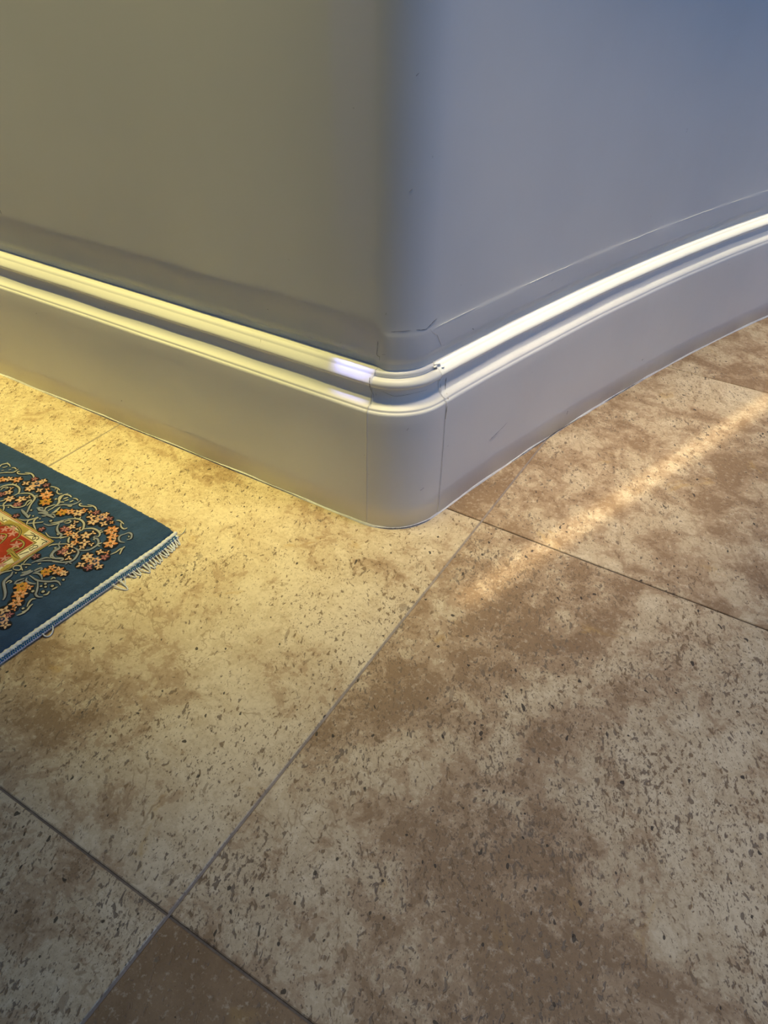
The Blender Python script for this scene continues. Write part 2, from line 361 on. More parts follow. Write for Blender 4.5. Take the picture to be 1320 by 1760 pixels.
# ------------------------------------------------------------------ wear on the skirting and wall
# each mark: surface (L, C, R skirting or W wall), kind, width in mm, points (path index from the corner's start, depth, height)
MARKS = [('C', 'crack', 0.5, [(0.12,0.0198,0.17),(0.36,0.0171,0.1693),(0.0,0.0167,0.1646),(1.92,0.0089,0.1637),(2.4,0.0072,0.1604),(1.68,0.0111,0.1536),(2.88,0.0109,0.1506)]),
    ('C', 'crack', 0.25, [(2.52,0.0106,0.1481),(3.48,0.0067,0.1404),(3.96,0.0024,0.1375)]),
    ('W', 'crack', 0.35, [(3.8,0.0178,0.1907),(3.5,0.018,0.1856),(3.95,0.018,0.1844),(5.45,0.0181,0.1837),(5.3,0.0183,0.1798)]),
    ('W', 'crack', 0.35, [(4.25,0.0177,0.1986),(3.65,0.0179,0.1869)]),
    ('W', 'crack', 0.2, [(6.95,0.018,0.1863),(9.2,0.0179,0.1869)]),
    ('C', 'crack', 0.22, [(7.8,0.0111,0.153),(9.84,0.0111,0.153),(12.24,0.011,0.1512),(15.72,0.0108,0.1493),(20.4,0.0109,0.15),(26.88,0.011,0.1512),(35.28,0.011,0.1512)]),
    ('C', 'crack', 0.2, [(2.88,0.0109,0.1506),(3.96,0.0106,0.1481),(3.84,0.01,0.1456)]),
    ('C', 'crack', 0.2, [(5.16,0.0109,0.1506),(5.4,0.0106,0.1481)]),
    ('R', 'crack', 0.55, [(48.6,0.0111,0.153),(48.36,0.0108,0.1493),(47.52,0.0085,0.1424)]),
    ('R', 'filler_seam', 0.9, [(47.4,0.0062,0.14),(46.68,0.0023,0.1366),(45.36,0.0,0.1286),(45.0,0.0,0.117)]),
    ('R', 'crack', 0.35, [(45.0,0.0,0.0924),(45.0,0.0,0.0828),(45.0,0.0,0.0636),(45.0,0.0,0.0456)]),
    ('R', 'crack', 0.4, [(45.0,0.0,0.039),(45.0,0.0,0.0198),(45.0,0.0,0.0042)]),
    ('C', 'crack', 0.25, [(45.96,0.0109,0.15),(45.36,0.0081,0.1419)]),
    ('W', 'crack', 0.4, [(44.9,0.018,0.2137),(41.15,0.018,0.2111),(36.2,0.018,0.2085)]),
    ('W', 'crack', 0.4, [(36.65,0.0179,0.2078),(32.0,0.018,0.2085),(28.55,0.018,0.2098)]),
    ('W', 'crack', 0.3, [(24.65,0.018,0.2098),(17.15,0.018,0.2098),(9.8,0.018,0.2085)]),
    ('W', 'filler_seam', 0.5, [(39.95,0.0178,0.2057),(45.5,0.0177,0.1974),(47.6,0.018,0.1863),(48.95,0.0188,0.1779)]),
    ('L', 'crack', 0.35, [(-21.24,0.0187,0.17),(-20.88,0.0132,0.1655),(-20.76,0.009,0.1606)]),
    ('R', 'scuff', 1.1, [(62.52,0.0,0.054),(63.72,0.0,0.0558),(65.04,0.0,0.0582)]),
    ('R', 'scuff', 0.5, [(65.04,0.0,0.0582),(66.36,0.0,0.0606),(67.2,0.0,0.063)]),
    ('R', 'scuff', 0.9, [(83.28,0.0,0.0186),(83.4,0.0,0.0234)]),
    ('R', 'scuff', 0.6, [(100.2,0.0,0.0354),(100.44,0.0,0.0366)]),
    ('R', 'scuff', 0.6, [(71.88,0.0,0.1104),(72.0,0.0,0.1116)]),
    ('C', 'scuff', 0.9, [(30.36,0.0,0.0444),(32.64,0.0,0.0468)]),
    ('C', 'scuff', 0.4, [(21.72,0.0,0.1188),(22.56,0.0,0.1212)]),
    ('C', 'scuff', 0.6, [(47.4,0.0,0.0822),(47.88,0.0,0.0828)]),
    ('W', 'scuff', 1.2, [(58.1,0.018,0.1856),(58.55,0.0181,0.1837)]),
    ('W', 'scuff', 0.5, [(-22.95,0.0214,0.1992),(-22.8,0.0216,0.1986)]),
    ('W', 'scuff', 0.5, [(-20.4,0.0221,0.1962),(-20.25,0.0221,0.1962)]),
    ('W', 'scuff', 0.5, [(-27.0,0.025,0.1772),(-26.85,0.0251,0.1766)]),
    ('W', 'scuff', 0.4, [(-9.6,0.0242,0.1798),(-9.45,0.024,0.1824),(-9.0,0.0238,0.1844),(-9.0,0.024,0.1824)]),
    ('W', 'scuff', 0.45, [(21.5,0.018,0.4017),(22.85,0.018,0.4035)]),
    ('W', 'scuff', 0.45, [(20.45,0.018,0.3249),(22.1,0.018,0.3267)]),
    ('W', 'scuff', 0.45, [(63.35,0.018,0.242),(63.65,0.018,0.2438)]),
    ('W', 'scuff', 0.45, [(8.9,0.018,0.224),(9.2,0.018,0.2258)]),
    ('L', 'scuff', 0.7, [(-49.8,0.0,0.1164),(-49.68,0.0,0.1176)]),
    ('L', 'scuff', 0.8, [(-40.8,0.0,0.0354),(-40.68,0.0,0.0372)]),
    ('W', 'scuff', 0.6, [(-52.5,0.018,0.2244),(-52.5,0.018,0.2226),(-52.5,0.018,0.2201)])]

def mark_ribbon(P, w):
    """thin strip lying just proud of a surface point list (fi, o, z); width across the stroke, flush with the paint"""
    Q = []
    for k in range(len(P)-1):
        n = 5
        for i in range(n): Q.append(tuple(P[k][c]+(P[k+1][c]-P[k][c])*i/n for c in range(3)))
    Q.append(P[-1]); V = []; F = []; n = len(Q); rr = random.Random(len(P))
    X = [Vector(pf(IA+q[0], q[1], q[2])) for q in Q]
    for i, x in enumerate(X):
        d = (X[min(n-1, i+1)]-X[max(0, i-1)]).normalized(); u = i/(n-1); r = w/2000*(.35+.65*min(1, 4*u, 4*(1-u)))*rr.uniform(.7, 1.25)
        a = d.cross(Vector((0, 0, 1))); a = (a if a.length > .1 else d.cross(Vector((1, 0, 0)))).normalized(); b = a.cross(d)
        for k in range(5):
            th = 2*math.pi*k/5; V.append(x+(a*math.cos(th)+b*math.sin(th))*r)
        if i:
            for k in range(5): F.append((5*i-5+k, 5*i-5+(k+1) % 5, 5*i+(k+1) % 5, 5*i+k))
    F += [(4, 3, 2, 1, 0), tuple(5*n-5+k for k in range(5))]
    return V, F
HOST = {'L': bb_l, 'C': bb_c, 'R': bb_r, 'W': bpy.data.objects['wall_right']}
M_FILL = mat_plain('old_filler', (.50, .46, .40), .7, .4, 300, .4)
for side, kind, w, P in MARKS:
    V, F = mark_ribbon(P, w); link({'crack': 'paint_crack', 'scuff': 'scuff_mark'}.get(kind, kind), mesh(kind, V, F), {'crack': M_CRACK, 'scuff': M_SCUFF, 'filler_seam': M_FILL}[kind], HOST[side])

# lumps of filler where the corner piece meets the right-hand length
def lump(fi, o, z, r, sx, sz, seed, parent):
    c = Vector(pf(fi, o, z)); d = (Vector(pf(fi+1, o, z))-c).normalized(); nn = d.cross(Vector((0, 0, 1))); V = []; F = []; n, m = 10, 7
    for i in range(m+1):
        ph = math.pi*i/m
        for k in range(n):
            th = 2*math.pi*k/n; v = Vector((math.sin(ph)*math.cos(th)*sx, math.sin(ph)*math.sin(th)*.8, math.cos(ph)*sz))
            v *= 1+.35*noise.noise(v*1.7+Vector((seed, 0, 0))); V.append(c+(d*v.x+nn*v.y+Vector((0, 0, v.z)))*r)
        if i:
            for k in range(n): F.append(((i-1)*n+k, (i-1)*n+(k+1) % n, i*n+(k+1) % n, i*n+k))
    link('filler_lump', mesh('filler_lump', V, F), M_SKIRT, parent)
for k, (f, o, z, r, sx, sz) in enumerate(((5.2, .0165, .1690, .0022, 1.2, .9), (4.2, .0150, .1680, .0016, 1.5, .6), (6.3, .0150, .1690, .0015, 1.4, .7), (5.0, .0105, .1600, .0022, 1.1, 1.0), (5.6, .0115, .1560, .0018, 1.0, 1.2), (7.2, .0125, .1655, .0012, 1.8, .5))):
    lump(IB+f, o, z, r, sx, sz, k*3.1, bb_r)

# uneven caulk between skirting and tiles, with open dark gaps in places
def caulk(name, i0, i1, parent, seed):
    V = []; F = []; idx = []; q = float(i0)
    while q <= i1: idx.append(q); q += .5
    for c, i in enumerate(idx):
        x = Vector(pf(i, 0, 0)); w = .0011+.0006*noise.noise(x*40+Vector((seed, 0, 0))); h = .0022+.0020*noise.noise(x*16+Vector((0, seed, 0)))+.0006*noise.noise(x*90)
        h = max(.0007, h)
        for o, z in ((-w-.0002, .0), (-w, .0006), (-w*.55, h*.55), (.0002, h), (.003, h*.5), (.003, 0)): V.append(pf(i, o, z))
        if c:
            for k in range(5): F.append((6*c-6+k, 6*c-5+k, 6*c+1+k, 6*c+k))
    link('caulk_line', mesh(name, V, F), M_CAULK, parent)
caulk('caulk', 20, J0, bb_l, 1.0); caulk('caulk', J0, J1, bb_c, 2.0); caulk('caulk', J1, len(PATH)-40, bb_r, 3.0)
def gap(i0, i1, parent, seed, z=.0011, off=-.0010):
    P = []; q = float(i0)
    while q <= i1:
        x = Vector(pf(q, 0, 0)); P.append((q-IA, off-.0004*noise.noise(x*50+Vector((seed, 0, 0))), z+.0005*noise.noise(x*35+Vector((0, seed, 0))))); q += 1.0
    V, F = mark_ribbon(P, .9); link('caulk_gap', mesh('caulk_gap', V, F), M_CRACK, parent)
gap(IA-52, IA-14, bb_l, 1); gap(IA+8, IB-2, bb_c, 2); gap(IB+30, IB+47, bb_r, 3, .0009); gap(IB+52, IB+62, bb_r, 4)

# thin ridge of old paint along the top of the undercut on the right-hand wall
P = []; q = IB+4.0
while q <= len(PATH)-50:
    X = Vector(pf(q, 0, 0)); P.append((q-IA, .0178+.0002*noise.noise(X*30), .2052+.0008*noise.noise(X*12))); q += 1.0
V, F = mark_ribbon(P, .45); link('paint_ridge', mesh('paint_ridge', V, F), M_WALL, HOST['W'])

# ------------------------------------------------------------------ small rug with a floral border
# motif outlines in tenths of a millimetre: s from the fringed end, t from the side edge
RUG_SCROLLS = [('g',1.5,[(2383,323),(2412,286),(2403,256),(2385,232),(2339,233),(2299,251)]),
    ('g',1,[(2385,232),(2396,216)]),
    ('g',1.2,[(2349,310),(2336,289),(2331,262)]),
    ('g',1.4,[(2280,391),(2241,346),(2182,303),(2177,265),(2186,226)]),
    ('g',1.3,[(2264,254),(2238,235),(2195,244)]),
    ('b',1.3,[(2312,352),(2295,328)]),
    ('b',1.6,[(2257,300),(2243,274)]),
    ('g',1.3,[(2123,249),(2150,251),(2134,274),(2099,277),(2045,243),(2006,210)]),
    ('g',1.6,[(2068,226),(2031,205),(1989,198),(1933,213),(1914,233)]),
    ('g',1.8,[(2037,550),(2035,506),(2010,466),(1972,434),(1924,426),(1873,432),(1831,455),(1794,492),(1793,543)]),
    ('g',1,[(2004,418),(1968,436)]),
    ('g',1,[(1963,399),(1948,421)]),
    ('g',1.3,[(1991,570),(2009,530),(1987,498),(1967,500),(1973,531)]),
    ('g',1.8,[(1783,499),(1758,471),(1717,436),(1673,425),(1624,431),(1584,445),(1558,477),(1518,540),(1471,596)]),
    ('g',1,[(1615,426),(1602,395)]),
    ('g',1,[(1593,430),(1576,407)]),
    ('g',1.3,[(1562,572),(1596,525),(1594,493),(1569,495),(1549,541),(1536,573)]),
    ('g',1.2,[(1826,690),(1800,646)]),
    ('g',1.4,[(1750,696),(1769,650)]),
    ('g',1.4,[(1627,222),(1587,204),(1536,199),(1490,209)]),
    ('g',1.4,[(1525,213),(1486,248),(1444,250),(1426,226)]),
    ('g',1.2,[(1557,226),(1549,214)]),
    ('g',1.8,[(1287,453),(1297,411),(1311,360),(1330,334),(1377,305),(1400,270),(1393,234),(1377,191)]),
    ('g',1.5,[(1393,234),(1344,204),(1292,213)]),
    ('g',1.6,[(1333,284),(1327,259),(1321,234)]),
    ('g',1.3,[(1300,297),(1285,255)]),
    ('g',1.5,[(1239,278),(1231,236)]),
    ('g',1.5,[(1315,333),(1283,310)]),
    ('b',1.7,[(1293,448),(1288,394),(1253,344),(1209,318),(1176,278),(1167,236),(1173,190)]),
    ('g',1.4,[(1266,215),(1231,200),(1187,210)]),
    ('g',1.2,[(1200,331),(1172,316),(1170,300)]),
    ('g',1.3,[(1110,221),(1129,230),(1120,248),(1087,250),(1029,218),(992,192)]),
    ('g',1.5,[(1052,199),(998,181),(951,182),(899,205)]),
    ('g',1.5,[(1232,493),(1215,471),(1229,432),(1243,392)]),
    ('g',1.2,[(1393,343),(1403,324),(1391,315)]),
    ('b',1.5,[(1089,598),(1059,563),(1040,520),(1016,469)]),
    ('g',1.9,[(1016,469),(975,430),(933,405),(886,400),(830,417),(788,453),(762,490),(772,539)]),
    ('g',1,[(990,407),(948,416)]),
    ('g',1,[(939,370),(925,399)]),
    ('g',1.2,[(1066,615),(1041,588),(1027,558)]),
    ('b',2,[(1020,563),(997,603),(954,637),(903,656),(863,655),(843,686),(811,699)]),
    ('g',1.2,[(1005,523),(1001,492),(984,470),(958,475),(960,506),(987,525)]),
    ('g',1.8,[(763,472),(734,442),(699,417),(646,407),(596,417),(562,439),(553,469)]),
    ('g',1.1,[(614,403),(603,376)]),
    ('g',1.1,[(588,412),(574,388)]),
    ('b',1.8,[(553,469),(585,478),(571,501),(533,491),(488,513),(462,548),(459,590),(464,637),(496,673),(539,696),(611,707)]),
    ('g',1.2,[(561,520),(540,514)]),
    ('g',1.2,[(468,543),(451,504)]),
    ('g',1.2,[(446,554),(421,545)]),
    ('g',1.7,[(769,633),(737,673),(701,692)]),
    ('g',1.2,[(900,736),(858,711),(823,676),(782,629)]),
    ('g',1.1,[(807,804),(782,773)]),
    ('g',1.1,[(751,746),(698,703)]),
    ('b',1.6,[(785,726),(764,764),(720,786),(724,832),(712,867),(673,899),(627,908),(594,890),(568,871),(553,877),(557,901)]),
    ('b',1.7,[(604,952),(554,924),(504,892),(470,847),(469,804),(491,760),(521,721),(571,705),(611,707)]),
    ('b',1.1,[(480,905),(473,883)]),
    ('b',1.1,[(434,864),(467,866)]),
    ('g',1.2,[(245,568),(229,512),(232,463),(217,434)]),
    ('g',1.1,[(749,824),(743,802)]),
    ('b',1.5,[(375,296),(388,333),(365,370),(318,391),(269,374)]),
    ('b',1.6,[(375,296),(354,253),(308,257),(269,302),(288,334)]),
    ('g',1.2,[(613,194),(576,177),(501,190)]),
    ('g',1.4,[(543,192),(494,233),(441,241),(425,211)]),
    ('g',1.3,[(175,517),(217,452),(223,412)]),
    ('b',2,[(722,778),(710,804),(713,850),(694,897),(672,924)]),
    ('g',1.3,[(672,924),(630,911),(574,867),(546,877),(553,898)]),
    ('b',1.5,[(745,1077),(735,1037),(718,991),(699,952),(660,932)]),
    ('b',1.4,[(722,1036),(682,990),(627,951),(560,920),(505,897)]),
    ('g',0.9,[(795,1129),(816,1094),(828,1044),(827,992)]),
    ('g',1.1,[(786,1136),(763,1111),(724,1091)]),
    ('g',1.3,[(812,1224),(835,1199),(821,1173),(793,1161),(762,1172),(753,1199),(779,1217),(812,1224)]),
    ('g',1.2,[(793,1161),(804,1128)]),
    ('g',1.2,[(762,1172),(722,1185)]),
    ('g',1.2,[(851,1333),(838,1288),(802,1242)]),
    ('b',2.2,[(781,1251),(751,1286),(743,1336),(724,1378),(658,1417),(596,1449),(544,1488),(520,1523)]),
    ('b',2.6,[(677,1241),(658,1204),(640,1134)]),
    ('b',2.4,[(701,1210),(672,1173),(666,1137)]),
    ('b',1.6,[(633,1129),(627,1092),(612,1057)]),
    ('b',1.4,[(612,1057),(592,1076),(595,1110),(615,1132)]),
    ('b',1.6,[(612,1155),(576,1129),(522,1131),(470,1158)]),
    ('b',1.8,[(614,1189),(561,1190),(504,1190),(457,1172),(402,1141),(354,1098),(312,1093),(269,1109)]),
    ('b',1.7,[(604,1221),(577,1250),(521,1249),(467,1226)]),
    ('b',1.4,[(629,1334),(641,1296),(614,1244)]),
    ('b',1.4,[(627,1340),(599,1305),(591,1260)]),
    ('b',1.7,[(491,1189),(425,1236),(378,1279),(348,1311),(300,1315),(269,1292)]),
    ('g',1.4,[(285,1190),(275,1136)]),
    ('g',1.4,[(286,1275),(269,1247),(287,1214)]),
    ('g',1.4,[(273,1451),(306,1409),(322,1368),(300,1344)]),
    ('g',1.5,[(251,1515),(237,1476),(258,1433),(263,1400)]),
    ('g',1.2,[(406,1112),(410,1083),(381,1078)]),
    ('g',1.2,[(698,1376),(702,1339),(673,1334),(674,1358)]),
    ('g',1.2,[(685,1051),(671,1024)]),
    ('g',1.4,[(252,1566),(234,1517),(237,1476)]),
    ('g',1.3,[(1760,734),(1712,699),(1679,666),(1622,665),(1571,628),(1559,579),(1586,538),(1590,490)]),
    ('g',1.4,[(1653,766),(1695,727),(1750,696),(1769,650)]),
    ('b',1.8,[(1525,535),(1478,591),(1431,646)]),
    ('b',2.6,[(1523,643),(1461,658),(1396,670),(1350,685)]),
    ('g',1.2,[(1350,685),(1382,641)]),
    ('g',1.2,[(1415,751),(1363,738),(1319,702),(1292,654),(1285,619)]),
    ('g',1.2,[(1271,762),(1310,714),(1290,666)]),
    ('g',1.5,[(1275,621),(1272,668),(1227,711),(1172,738),(1128,753)]),
    ('g',1.1,[(1281,750),(1237,704),(1188,655),(1175,636)]),
    ('b',2.6,[(1409,531),(1365,540),(1331,525),(1257,521)]),
    ('b',1.7,[(1421,540),(1392,509),(1358,505)]),
    ('b',2.8,[(1336,578),(1296,549),(1230,541),(1142,536)]),
    ('b',1.8,[(1271,590),(1232,562)]),
    ('b',1.4,[(1211,537),(1212,508),(1178,504),(1141,525)]),
    ('g',1.3,[(1319,516),(1348,478),(1336,429),(1321,388)]),
    ('g',1.3,[(1288,504),(1292,438),(1305,376),(1351,318),(1381,267),(1379,244)]),
    ('g',1.3,[(1224,488),(1233,435),(1246,384)]),
    ('b',1.5,[(1145,653),(1090,642),(1058,609),(1039,567),(1011,519)]),
    ('g',1.2,[(1097,609),(1052,557),(1024,509)]),
    ('g',1.1,[(1013,726),(949,744),(900,736),(805,673)]),
    ('g',1.1,[(819,839),(805,794),(729,730)])]
RUG_DOTS = [(399,1174,1.3),(403,1216,1.2),(363,1199,1.2),(324,1156,1.5),(327,1250,1.6),(744,1241,0.9),(735,1140,0.9),(406,1299,1.5),(313,1045,1.2),(1666,697,0.9),(1338,638,0.9),(1243,627,0.9),(1128,583,1.5),(1394,328,1.1),(902,673,0.9),(748,814,1),(1437,591,1.2),(891,675,0.9),(307,293,1),(285,1481,1.3)]
RUG_FLOWERS = [(2154,453,6,6,'o'),(2099,399,5,5,'p'),(2019,355,6,6,'o'),(1888,339,5,4,'p'),(1772,372,6,6,'p'),(1785,278,7,7,'r'),(1775,205,4.5,5,'p'),(1687,233,4.5,5,'u'),(1666,334,4.5,4,'p'),(1878,240,4.5,5,'u'),(1615,271,3,4,'o'),(1537,342,8,7,'o'),(1438,420,7.5,7,'y'),(1890,546,5,5,'p'),(1782,605,6,6,'p'),(1676,542,6,5,'p'),(1917,603,5,5,'u'),(1632,620,5.5,6,'u'),(1648,472,3.5,3,'p'),(1930,485,3,3,'p'),(1155,432,6.5,7,'y'),(1096,378,5.5,6,'o'),(1014,342,6.5,6,'p'),(1001,274,4,4,'o'),(774,252,6.5,7,'r'),(862,304,5,4,'p'),(779,348,6,6,'p'),(774,194,4,5,'p'),(692,217,4.5,5,'u'),(672,305,5,4,'p'),(874,230,4.5,5,'u'),(621,246,3,4,'o'),(934,261,3,4,'o'),(904,585,6,6,'u'),(879,522,4.5,5,'p'),(824,605,5,5,'o'),(763,583,5,5,'p'),(663,523,6,5,'p'),(912,455,3.5,3,'p'),(637,460,4,3,'p'),(800,499,3.5,3,'p'),(707,598,4,4,'o'),(663,652,4.5,5,'o'),(658,703,5,5,'p'),(590,600,6,4,'p'),(551,658,4,4,'p'),(643,807,6,6,'u'),(595,804,4.5,4,'p'),(521,833,4,3,'p'),(514,578,3.5,3,'p'),(666,750,4,5,'o'),(567,752,3.5,3,'p'),(525,324,7.5,7,'o'),(437,383,6,6,'o'),(371,465,7.5,6,'o'),(287,717,6.5,7,'r'),(353,824,5,4,'p'),(399,715,6,6,'p'),(356,601,4.5,4,'p'),(259,625,5,5,'u'),(197,742,4.5,5,'p'),(343,746,4,5,'o'),(263,809,5,5,'u'),(295,568,3.5,3,'o'),(528,1077,6.5,7,'y'),(534,1003,4.5,5,'o'),(450,1002,6.5,6,'o'),(380,990,4.5,5,'p'),(542,1316,7.5,7,'y'),(478,1289,4.5,4,'o'),(463,1388,7.5,7,'o'),(396,1475,7,6,'o'),(396,1589,6,4,'p'),(313,1667,7,7,'r'),(313,1599,4.5,5,'u'),(339,1531,3.5,3,'o'),(228,1690,5,4,'p'),(1480,736,4,5,'u'),(1089,718,4,5,'u'),(791,995,4.5,5,'u')]
RUG_RED_LINES = [('a',1.5,[(1464,929),(1420,878),(1362,836),(1276,841),(1212,869),(1166,927),(1178,972)]),
    ('a',1.5,[(1145,957),(1109,940),(1044,947),(1005,990),(1008,1035),(1014,1083)]),
    ('a',1.6,[(1357,1000),(1300,969),(1261,995),(1236,1048),(1219,1090)]),
    ('a',2.2,[(1159,1011),(1165,980),(1162,951)]),
    ('a',2.4,[(1075,1109),(1076,1067),(1039,1066)]),
    ('a',2.2,[(1025,1142),(1029,1093),(946,1103),(890,1105)]),
    ('a',2,[(1059,1063),(1031,1008)])]
RUG_STARS = [(1377,929,4.5),(1326,877,4.5),(1257,927,5),(1083,1007,6),(1293,1029,4.5),(1001,1186,4.5),(938,1252,4)]
RUG_GOLD = [[(1485,915),(1472,859),(1475,814),(1406,812),(1310,790),(1178,789),(1165,890),(1242,853),(1343,833),(1437,867)],
    [(1082,1114),(1059,1063),(879,1097),(879,1164),(989,1125)],
    [(892,1306),(907,1226),(879,1164),(857,1240),(860,1308)]]
RUG_SCRIBBLES = [(0.45,[(1145,866),(1108,849),(1074,824),(1042,820)]),
    (0.45,[(1125,815),(1089,808),(1042,820),(1048,842),(1027,863),(1010,842),(1042,820),(1013,808),(987,826),(987,853)]),
    (0.45,[(958,814),(923,807),(882,804),(899,834),(886,860)]),
    (0.45,[(912,975),(934,965),(926,933),(938,915),(907,893),(887,913),(901,941),(897,965),(912,975)]),
    (0.45,[(933,1076),(921,1042),(901,993)]),
    (0.45,[(1565,830),(1512,859),(1503,833),(1470,839)])]

RUG_C = Vector((-0.2105, 0.547, 0)); RUG_S = Vector((math.cos(rad(146.9)), math.sin(rad(146.9)), 0)); RUG_T = Vector((math.cos(rad(235.6)), math.sin(rad(235.6)), 0))
RUG_L = 0.40
M_PILE = mat_plain('rug_blue_pile', (.017, .046, .118), .85, .42, 900, .7, .25, .0006, (1, 1, 1))
M_NAVY = mat_plain('rug_navy_pile', (.020, .040, .088), .85, .35, 900, .5, .2)
M_INK = mat_plain('rug_black_wool', (.012, .013, .020), .9, .3, 900, .4)
RM = {'g': mat_plain('rug_grey_wool', (.38, .365, .32), .85, .3, 900, .5), 'b': mat_plain('rug_blue_grey_wool', (.23, .245, .30), .85, .3, 900, .5),
      'o': mat_plain('rug_orange_wool', (.53, .20, .06), .85, .3, 900, .5), 'p': mat_plain('rug_peach_wool', (.62, .37, .24), .85, .25, 900, .5),
      'y': mat_plain('rug_ochre_wool', (.42, .25, .035), .85, .3, 900, .5), 'u': mat_plain('rug_plum_wool', (.20, .062, .085), .85, .3, 900, .5),
      'a': mat_plain('rug_olive_gold_wool', (.33, .25, .065), .85, .3, 900, .5), 'c': mat_plain('rug_cream_wool', (.62, .56, .40), .85, .25, 900, .5),
      'd': mat_plain('rug_red_wool', (.30, .032, .014), .85, .3, 900, .5), 'k': M_INK, 'i': mat_plain('rug_pink_wool', (.52, .27, .25), .85, .25, 900, .5),
      's': mat_plain('rug_salmon_wool', (.62, .33, .19), .85, .25, 900, .5)}
M_CORD = mat_plain('rug_white_cotton', (.62, .64, .70), .8, .35, 700, .6)
M_STITCH = mat_plain('rug_blue_twine', (.02, .10, .25), .8, .3, 700, .5)

def lerp_tab(tab, x):
    for (a, b), (c, d) in zip(tab, tab[1:]):
        if x <= c: return b+(d-b)*max(0, (x-a))/(c-a)
    return tab[-1][1]
EDGE = [(0, 0), (.007, -.0018), (.014, -.0031), (.033, -.0046), (.060, -.0052), (.091, -.0049), (.130, -.003), (.172, -.001), (.287, 0), (.5, 0)]
def rug_top(s, t):
    d = math.hypot(s, t)
    return .0062 + .0012*noise.noise(Vector((s*9, t*9, 2)))*min(1, max(0, d/.1)) + .0030*max(0, 1-d/.07)**2
def rug_pt(s, t, dz=0.0): return RUG_C+RUG_S*s+RUG_T*t+Vector((0, 0, rug_top(s, t)+dz))
rug = bpy.data.objects.new('rug', None); COL.objects.link(rug); rug.location = RUG_C
tag(rug, 'small blue rug with floral border and white fringed end on the tiles', 'rug')
def rug_part(name, V, F, m, smooth=True, mi=None, parent=None):
    V = [Vector(v)-RUG_C for v in V]
    return link(name, mesh(name, V, F, smooth, mi), m, parent or rug)

def pile():
    n = 290; V = []; F = []; rr = random.Random(3)
    for a in range(n+1):
        s = RUG_L*a/n
        for b in range(n+1):
            q = b/n; t = lerp_tab(EDGE, s)*(1-q)+RUG_L*q
            e = min(a, b, n-a, n-b)
            js = jt = 0
            if b == 0: jt = rr.uniform(-.0005, .0005)
            if a == 0: js = rr.uniform(-.0003, .0003)
            z = rr.uniform(-.00012, .00012) - (.0009 if e == 0 else .0002 if e == 1 else 0)
            V.append(rug_pt(s+js, t+jt, z))
    m = n+1
    for a in range(n):
        for b in range(n): F.append((a*m+b, a*m+b+1, (a+1)*m+b+1, (a+1)*m+b))
    ring = [b for b in range(m)]+[a*m+n for a in range(1, m)]+[n*m+b for b in range(n-1, -1, -1)]+[a*m for a in range(n-1, 0, -1)]
    base = len(V); V += [Vector((V[r].x, V[r].y, max(.0004, V[r].z-.0052))) for r in ring]
    k = len(ring)
    for i in range(k): F.append((ring[i], base+i, base+(i+1) % k, ring[(i+1) % k]))
    F.append(tuple(base+i for i in range(k)))
    # recalculated orientation is not needed: the sheet is opaque from both sides
    return rug_part('pile', V, F, M_PILE)
pile()

def smooth_line(P, n=6, closed=False):
    if len(P) < 3:
        return [tuple(P[0][k]+(P[1][k]-P[0][k])*i/4 for k in range(2)) for i in range(5)]
    out = []; L = len(P)
    for i in range(L-1):
        p0, p1, p2, p3 = P[max(0, i-1)], P[i], P[i+1], P[min(L-1, i+2)]
        for k in range(n):
            t = k/n
            out.append(tuple(.5*(2*p1[c]+(p2[c]-p0[c])*t+(2*p0[c]-5*p1[c]+4*p2[c]-p3[c])*t*t+(3*p1[c]-p0[c]-3*p2[c]+p3[c])*t**3) for c in range(2)))
    out.append(P[-1]); return out
def ribbon(P, w, dz, taper=True):
    """raised flat band following a line in rug coordinates (metres)"""
    V = []; F = []; n = len(P)
    for i, p in enumerate(P):
        a, b = P[max(0, i-1)], P[min(n-1, i+1)]; tx, ty = b[0]-a[0], b[1]-a[1]; l = math.hypot(tx, ty) or 1
        u = i/(n-1); k = w/2*((.45+.55*min(1, 3.5*u, 3.5*(1-u))) if taper else 1)
        for s, d in ((-1, -.0005), (-1, 0), (1, 0), (1, -.0005)): V.append(rug_pt(p[0]-ty/l*k*s, p[1]+tx/l*k*s, dz+d))
        if i:
            for c in range(3): F.append((4*i-4+c, 4*i-3+c, 4*i+1+c, 4*i+c))
    return V, F
def join(parts):
    V = []; F = []; mi = []
    for v, f, m in parts:
        b = len(V); V += v; F += [tuple(b+i for i in q) for q in f]; mi += [m]*len(f)
    return V, F, mi
def blob(cs, ct, r, dz, n=10, sq=1.0, ang=0.0, pointed=0.0):
    V = [rug_pt(cs, ct, dz)]; V2 = []
    for i in range(n):
        a = 2*math.pi*i/n; x = math.cos(a)*r; y = math.sin(a)*r*sq
        if pointed: y *= (1-pointed*max(0, math.cos(a)))
        X = cs+x*math.cos(ang)-y*math.sin(ang); Y = ct+x*math.sin(ang)+y*math.cos(ang)
        V.append(rug_pt(X, Y, dz)); V2.append(rug_pt(X, Y, dz-.0005))
    F = [(0, 1+i, 1+(i+1) % n) for i in range(n)]+[(1+i, 1+n+i, 1+n+(i+1) % n, 1+(i+1) % n) for i in range(n)]
    return V+V2, F

